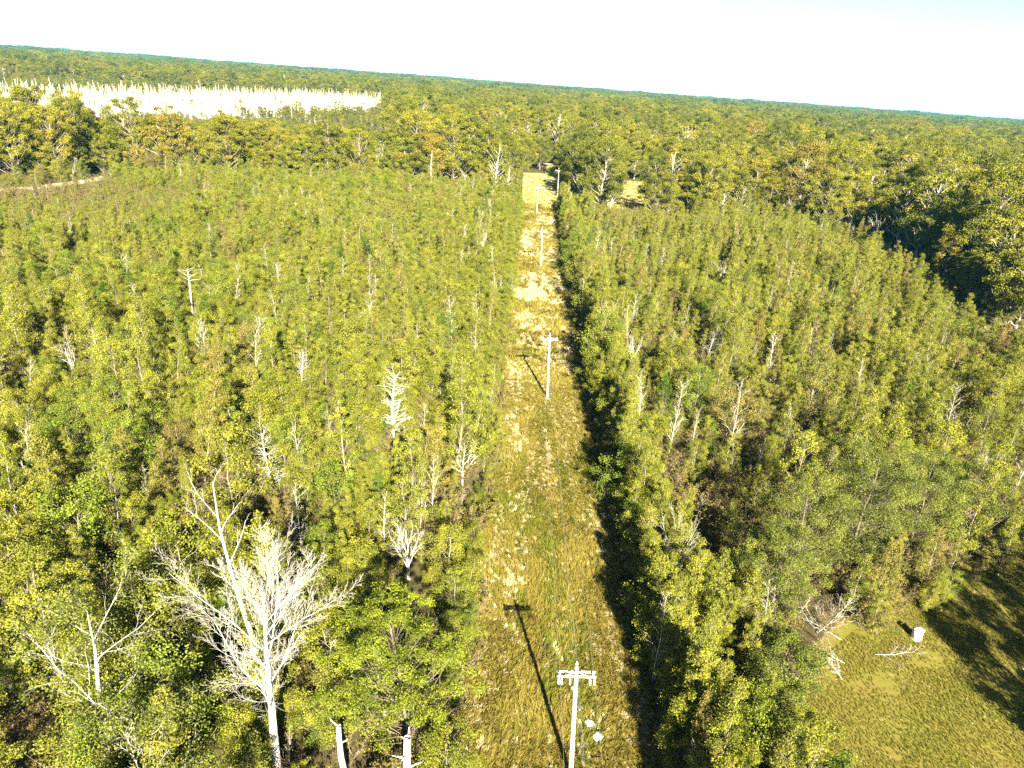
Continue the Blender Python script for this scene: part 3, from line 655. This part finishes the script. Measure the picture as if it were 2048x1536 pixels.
DEAD = [ # loc, height, params, radius, label
    ((-15.6, 85.9), 11.5, P_WHISK, .24, 'white dead tree bristling with short branches, left of the strip'),
    ((-61.3, 127.6), 10.5, dict(P_SNAG, t0=(.75,), lr=(.26,)), .17, 'tall white snag with flag-like top branches in the left thicket'),
    ((-27.1, 70.4), 9.5, P_WHISK, .13, 'thin white dead tree with bristly branches behind the tall bare tree'),
    ((-5.2, 75.6), 6.2, P_DEADBROAD, .14, 'spreading white dead tree beside the left edge of the strip'),
    ((-8.8, 57.1), 8.2, P_VASE, .17, 'wide white dead tree behind the pine tree'),
    ((21.4, 118.3), 7.5, P_VASE, .12, 'white vase-shaped dead tree right of the second pole'),
    ((63.0, 83.5), 7.0, P_VASE, .11, 'pale dead tree near the right edge above the mown field'),
    ((-66.5, 98.0), 6.6, P_DEADBROAD, .12, 'pale dead tree at the left edge of the thicket'),
    ((-33.0, 102.0), 6.5, P_WHISK, .09, 'greyish dead tree with drooping twigs in the left thicket'),
    ((-10.8, 200.0), 9.5, P_VASE, .12, 'pale dead tree near the strip, level with the third pole'),
    ((-52.0, 149.0), 7.5, P_WHISK, .10, 'small white dead tree right of the flag-topped snag'),
    ((35.5, 123.0), 8.0, P_WHISK, .09, 'slim white dead tree in the right thicket'),
    ((52.0, 180.0), 8.0, P_VASE, .10, 'pair-topped white dead tree in the right thicket'),
    ((55.0, 170.0), 9.0, P_WHISK, .10, 'slim white dead tree beside the pair-topped one'),
    ((-43.0, 113.0), 7.8, P_WHISK, .08, 'thin dead stem in the middle of the left thicket'),
    ((-64.3, 322.0), 19, P_VASE, .34, 'large white dead tree standing at the far thicket edge'),
    ((-41.4, 316.0), 18, P_SNAG, .42, 'thick white broken snag at the far thicket edge'),
    ((-53.0, 318.0), 17, P_SNAG, .28, 'white snag between the large dead tree and the thick broken snag'),
    ((-118.0, 366.0), 17, P_DEADBROAD, .34, 'spreading white dead tree among the mature trees on the left'),
    ((-95.0, 318.0), 10, P_SNAG, .40, 'short white trunk at the foot of the mature trees'),
    ((24.0, 310.0), 15, P_VASE, .26, 'white-limbed dead tree between the two hay meadows'),
    ((128.0, 262.0), 13, P_VASE, .22, 'pale dead tree where the gravel road meets the forest')]
for i, (loc, h, P, r_, lab) in enumerate(DEAD):
    bare_hero('dead_tree', loc, 900 + i, h, P, r_, lab)
bare_hero('leaning_tree', (34.0, 292.0), 951, 17, P_DEADBROAD, .40, 'white-trunked tree leaning over the far hay meadow', lean=(.12, 0), leafy=.8, leafmat='leaf_mature', lsize=.34, nl=24, lr=1.0, category='tree')
bare_hero('pale_sapling', (17.1, 57.5), 953, 10.5, dict(P_VASE, n=(14, 6, 5), t0=(.12, .2, .2), lr=(.85, .42, .45), seg=(6, 5, 4, 3), tip=(.3, .25, .3, .4)), .12, 'pale-stemmed thinly leaved tree in the dark shade right of the strip', leafy=.55, leafmat='leaf_young', category='tree')

# brush pile: fallen dead branches at the edge of the mown field
P_FALL = dict(seg=(6, 4, 3), wob=(.10, .15, .2), up=(-.015, .02, .0), tip=(.25, .3, .4), n=(15, 8), t0=(.15, .2), ang=(.75, .65), lr=(.5, .45), sh=(.4, .3), rr=(.42, .5), rmin=.008)
for i, (fx, fy, a, L_, lab) in enumerate([(30.5, 53.5, .6, 5.0, 'largest fallen branch in the brush pile'), (32.5, 52.8, 2.6, 4.2, 'fallen branch lying across the brush pile'), (35.0, 51.2, .1, 3.4, 'slim fallen branch lying on the mown grass near the cabinet'),
                                          (31.6, 49.8, 2.9, 2.6, 'small fallen branch at the near side of the brush pile'), (28.8, 54.6, 1.3, 4.4, 'fallen branch sticking up behind the brush pile'), (30.6, 47.8, 2.2, 1.8, 'short fallen stick on the mown field edge')]):
    out = []; grow(np.random.default_rng(970 + i), (0, 0, .15), (math.cos(a), math.sin(a), .22), L_ * 1.1, .034, 0, P_FALL, out)
    obj('fallen_branch', mesh_np('fallen_branch', *wood_mesh_arrays(out, (6, 4, 3)), mats=[M['dead']]), loc=(fx, fy, 0), label=lab, category='branch')

# ------------------------------------------------------------------ grass
def tuft(seed, n, h, w, spread, lean):
    g_ = np.random.default_rng(seed)
    b = np.column_stack([g_.normal(0, spread, n), g_.normal(0, spread, n), np.zeros(n)])
    a = g_.uniform(0, 6.28, n); d = np.column_stack([np.cos(a), np.sin(a), np.zeros(n)]) * g_.uniform(.15, .7, n)[:, None] + np.array([lean, 0, 0])
    hh = h * g_.uniform(.55, 1.15, n)[:, None]; s = np.column_stack([-np.sin(a), np.cos(a), np.zeros(n)]) * w * .5
    m_ = b + d * hh * .35 + np.array([0, 0, 1]) * hh * .62; t = b + d * hh * 1.0 + np.array([0, 0, 1]) * hh * g_.uniform(.65, .95, (n, 1))
    V = np.stack([b - s, b + s, m_ + s * .9, m_ - s * .9, t + s * .25, t - s * .25], 1).reshape(-1, 3)
    i0 = np.arange(n)[:, None] * 6
    Q = np.concatenate([i0 + [0, 1, 2, 3], i0 + [3, 2, 4, 5]])
    lv = g_.random(n).astype(np.float32)
    return V, Q, np.concatenate([lv, lv])
def grass(name, poly, spacing, y0, y1, scale, mats, chooser, seed, label, hmul=1.0, comb=True, bare=0):
    g_ = np.random.default_rng(seed)
    P_ = np.array(poly); x, y = jgrid(P_[:, 0].min(), P_[:, 0].max(), max(y0, P_[:, 1].min()), min(y1, P_[:, 1].max()), spacing, g_)
    k = in_poly(x, y, poly) & in_view(x, y, 0, 80, 80); k &= (fbm(x, y, 3.2, seed + 9) > bare + g_.normal(0, .06, len(x))) if bare else True
    x, y = x[k], y[k]; n = len(x)
    protos = []
    for m_ in range(len(mats)):
        for v in range(3):
            protos.append([(*tuft(seed * 10 + m_ * 3 + v, 26, .85 * hmul if m_ < 2 else .5 * hmul, .055, .13 + .04 * v, .55), m_)])
    mi_ = chooser(x, y, g_)
    idx = mi_ * 3 + g_.integers(0, 3, n)
    s1 = scale * g_.uniform(.65, 1.3, n) * (.7 + .6 * fbm(x, y, 4, seed))
    rz = fbm(x, y, 7, seed + 5) * 12 + g_.normal(0, .5, n) if comb else g_.uniform(0, 6.28, n)
    scatter(name, protos, mats, np.column_stack([x, y, np.full(n, .02)]), np.column_stack([g_.normal(0, .15, n), g_.normal(0, .15, n), rz]), np.column_stack([s1, s1, s1]), idx, label=label, category='grass')
PALE = [(.2, 62, 1.6, 7), (1.2, 57, 1.2, 3), (0, 96, 1.2, 6), (1.0, 88, 1.0, 5), (8.2, 39, .8, 1.2), (8.6, 42, .6, 1), (11.2, 62, .5, 5), (-.2, 110, 1.0, 4), (1.5, 74, .8, 4)]
def strip_pick(x, y, g_):
    v = fbm(x * 2.2, y * .5, 6, 61) + g_.normal(0, .08, len(x)) + .05 * np.sin(x * 2.3 + .6 * np.sin(y * .08))
    far = np.clip((y - 80) / 80, 0, 1)
    mi_ = np.where(v < .40 - .06 * far, 1, 0)
    pr = .03 + .30 * (fbm(x * 3.2, y * .4, 4, 171) > .60) + .85 * far * np.clip((fbm(x, y, 9, 71) - .30) * 2.6, 0, 1) * np.where(x < 11, 1, .3)
    pr += .10 * (np.sin(x * 2.3 + 1.2 + .5 * np.sin(y * .05)) > .75) * (fbm(x * 2, y * .6, 3, 72) > .5)
    pr += .60 * np.exp(-((x - 5.6 - .2 * np.sin(y * .4)) / .35) ** 2) * (fbm(x * 3, y, 3.5, 73) > .55)
    for px_, py_, sx, sy in PALE: pr += .6 * np.exp(-((x - px_) / sx) ** 2 - ((y - py_) / sy) ** 2) * (fbm(x * 1.5, y * .7, 1.6, 75) > .5)
    return np.where(g_.random(len(x)) < pr, 2, mi_)
GM = [M['straw'], M['green_grass'], M['pale_grass']]
grass('tall_grass', STRIP, .33, 28, 120, .56, GM, strip_pick, 81, 'tall tan and green grass matted over the near cleared strip')
grass('tall_grass', STRIP, .62, 120, 302, 1.25, GM, strip_pick, 82, 'pale bleached grass along the far cleared strip')
grass('short_grass', grown(FIELD, 2), .2, 20, 92, .2, [M['mown'], M['green_grass'], M['pale_grass']], lambda x, y, g_: np.where(g_.random(len(x)) < .012, 2, np.where(fbm(x, y, 5, 91) + .09 * np.sin((-.55 * x + .83 * y) * 3.6) + g_.normal(0, .07, len(x)) < .44, 1, 0)), 83, 'short tan and green grass of the mown field', comb=False, bare=.36)
grass('meadow_grass', HAY1, 1.3, 300, 470, .9, [M['green_grass'], M['straw'], M['pale_grass']], lambda x, y, g_: np.where(g_.random(len(x)) < .6, 2, np.where(g_.random(len(x)) < .6, 1, 0)), 84, 'pale grass of the hay meadow at the end of the strip')
grass('meadow_grass', HAY2, 1.4, 290, 420, .9, [M['green_grass'], M['straw'], M['pale_grass']], lambda x, y, g_: np.where(g_.random(len(x)) < .5, 2, np.where(g_.random(len(x)) < .6, 1, 0)), 85, 'pale grass of the hay meadow right of the strip')

# ------------------------------------------------------------------ utility poles and wires
def lathe(prof, sides=12, z0=0.0):
    th = np.arange(sides) * 2 * np.pi / sides; prof = np.array(prof, float); n = len(prof)
    V = np.stack([prof[:, None, 0] * np.cos(th), prof[:, None, 0] * np.sin(th), np.repeat(prof[:, 1:2] + z0, sides, 1)], -1).reshape(-1, 3)
    i = np.arange(n * sides).reshape(n, sides)
    Q = np.stack([i[:-1], np.roll(i[:-1], -1, 1), np.roll(i[1:], -1, 1), i[1:]], -1).reshape(-1, 4)
    return V, Q
def box(a, b):
    a, b = np.array(a, float), np.array(b, float)
    V = np.array([[x_, y_, z_] for x_ in (a[0], b[0]) for y_ in (a[1], b[1]) for z_ in (a[2], b[2])])
    Q = np.array([[0, 1, 3, 2], [4, 6, 7, 5], [0, 4, 5, 1], [2, 3, 7, 6], [0, 2, 6, 4], [1, 5, 7, 3]])
    return V, Q
PH = 10.6
pole_me = mesh_np('pole', *lathe([(.19, 0), (.185, 1), (.17, 4), (.15, 8), (.135, PH - .03), (.12, PH), (0, PH + .005)], 14), mats=[M['pole']])
arm_me = mesh_np('crossarm', *box((-1.3, -.055, -.07), (1.3, .055, .07)), mats=[M['arm']])
brace_me = mesh_np('brace', *box((0, -.02, -.03), (1.0, .02, .03)), mats=[M['arm']])
ins_me = mesh_np('insulator', *lathe([(.025, 0), (.025, .12), (.06, .14), (.085, .18), (.05, .21), (.08, .25), (.05, .29), (.055, .33), (.03, .37), (0, .375)], 10), mats=[M['ceramic']])
cut_me = mesh_np('cutout', *lathe([(0, -.50), (.045, -.49), (.05, -.40), (.075, -.36), (.05, -.30), (.075, -.25), (.05, -.20), (.07, -.14), (.04, -.09), (.04, 0)], 10), mats=[M['ceramic']])
gw_me = mesh_np('ground_wire', *box((-.012, -.20, .3), (.012, -.178, PH - .9)), mats=[M['wire']])
POLES = [(6.3, 36.3, R(-3.4), 'nearest utility pole with white double crossarm, at the foot of the strip'), (5.8, 103.7, R(-3.0), 'second utility pole standing in the middle of the strip'),
         (5.5, 190.7, R(-2.4), 'third utility pole along the strip'), (4.7, 277.1, R(-2.0), 'fourth utility pole just before the hay meadow'), (14.3, 330, R(-2.0), 'farthest utility pole at the right side of the hay meadow')]
TOPS = []
for i, (px_, py_, ln, lab) in enumerate(POLES):
    e = obj('utility_pole', None, loc=(px_, py_, 0), rot=(0, ln, R([0, -1, 0, -3, -8][i])), scale=(1, 1, 1) if i < 4 else (1.15, 1.15, 1.12), label=lab, category='utility pole', group='utility poles along the strip')
    obj('pole', pole_me, e)
    za = PH - .62
    for s in (-1, 1):
        obj('crossarm', arm_me, e, loc=(0, s * .21, za))
        br = obj('brace', brace_me, e, loc=(0, -.29, PH - .12), rot=(0, R(26) if s > 0 else R(180 - 26), 0))
        obj('insulator', ins_me, e, loc=(s * 1.12, -.21, za + .07))
    obj('insulator', ins_me, e, loc=(0, 0, PH), scale=(1.15, 1.15, 1.3))
    if i == 0:
        for cx in (-1.18, -.98, -.42, .92, 1.2): obj('cutout', cut_me, e, loc=(cx, -.30, za - .07), rot=(R(-12), 0, 0))
    obj('ground_wire', gw_me, e)
    mw = Matrix.Translation((px_, py_, 0)) @ Matrix.Rotation(ln, 4, 'Y')
    TOPS.append([mw @ Vector(q) for q in ((-1.12, -.21, za + .44), (0, 0, PH + .48), (1.12, -.21, za + .44), (.17, 0, PH - 2.2))])
for w, lab in enumerate(['power line on the left end of the crossarms', 'power line on top of the pole tips', 'power line on the right end of the crossarms', 'lowest power line clamped to the sides of the poles']):
    pts = [Vector((TOPS[0][w].x + .5, TOPS[0][w].y - 68, TOPS[0][w].z))] + [t[w] for t in TOPS]
    P_ = []
    for a, b in zip(pts[:-1], pts[1:]):
        for j in range(12):
            t = j / 12; q = a.lerp(b, t); q.z -= 4 * (1.1 if w < 3 else .9) * t * (1 - t); P_.append(q[:])
    P_.append(pts[-1][:])
    obj('power_line', mesh_np('power_line', *tubes([(np.array(P_), np.full(len(P_), .004))], 5), mats=[M['wire']]), label=lab, category='wire')

# ------------------------------------------------------------------ small things: cabinet, rocks, shed
e = obj('utility_cabinet', None, loc=(40.1, 53.9, 0), rot=(0, R(-2), R(24)), label='white box-shaped cabinet standing on the mown field', category='cabinet'); e.scale = (.88, .88, .88)
obj('body', mesh_np('body', *box((-.42, -.36, .08), (.42, .36, 1.22)), mats=[M['white_paint']]), e)
obj('plinth', mesh_np('plinth', *box((-.5, -.44, 0), (.5, .44, .08)), mats=[M['rock']]), e)
V = np.array([[-.47, -.41, 1.22], [.47, -.41, 1.22], [.47, .41, 1.22], [-.47, .41, 1.22], [-.47, -.41, 1.27], [.47, -.41, 1.27], [.47, .41, 1.27], [-.47, .41, 1.27], [-.2, -.1, 1.42], [.2, -.1, 1.42], [.2, .1, 1.42], [-.2, .1, 1.42]], float)
Q = np.array([[3, 2, 1, 0], [0, 1, 5, 4], [1, 2, 6, 5], [2, 3, 7, 6], [3, 0, 4, 7], [4, 5, 9, 8], [5, 6, 10, 9], [6, 7, 11, 10], [7, 4, 8, 11], [8, 9, 10, 11]])
obj('lid', mesh_np('lid', V, Q, mats=[M['white_paint']]), e)
d = obj('door', mesh_np('door', *box((-.36, -.378, .16), (.36, -.36, 1.14)), mats=[M['white_paint']]), e)
obj('handle', mesh_np('handle', *box((.24, -.41, .6), (.28, -.378, .78)), mats=[M['seam']]), d)

for i, (rx_, ry_, s, lab) in enumerate([(8.0, 41.2, .42, 'pale rock behind the nearest utility pole'), (8.6, 40.0, .5, 'largest pale rock right of the nearest utility pole'), (7.4, 42.6, .30, 'small pale rock farthest behind the nearest pole'), (9.4, 40.8, .28, 'small pale rock on the right beside the largest rock'), (6.9, 44.6, .3, 'pale rock up the strip from the nearest pole')]):
    g_ = np.random.default_rng(990 + i); n_ = 9
    th = np.linspace(0, 2 * np.pi, n_, endpoint=False); ph = np.linspace(-.3, np.pi / 2, 5)
    V = np.array([[math.cos(t) * math.cos(p_), math.sin(t) * math.cos(p_) * .75, math.sin(p_) * .5] for p_ in ph for t in th]); V *= 1 + g_.normal(0, .13, (len(V), 1))
    V[-n_:] = V[-n_:].mean(0); ii = np.arange(5 * n_).reshape(5, n_)
    Q = np.stack([ii[:-1], np.roll(ii[:-1], -1, 1), np.roll(ii[1:], -1, 1), ii[1:]], -1).reshape(-1, 4)
    obj('pale_rock', mesh_np('pale_rock', V * s, Q, mats=[M['rock']]), loc=(rx_, ry_, .05 + .25 * s), rot=(0, 0, i * 1.3), label=lab, category='rock', group='pale rocks on the strip')

# ------------------------------------------------------------------ haze
m, nt, N, L = newmat('haze_air')
pv = N.new('ShaderNodeVolumePrincipled'); pv.inputs['Density'].default_value = .00006; pv.inputs['Color'].default_value = (.06, .36, .44, 1); pv.inputs['Anisotropy'].default_value = 0
o_ = N.new('ShaderNodeOutputMaterial'); L.new(pv.outputs[0], o_.inputs['Volume'])
m.cycles.homogeneous_volume = True
obj('haze', mesh_np('haze', *box((-14000, -14000, -2), (14000, 14000, 95)), mats=[m]), kind='stuff', label='thin blue-green haze over the far forest', category='haze')
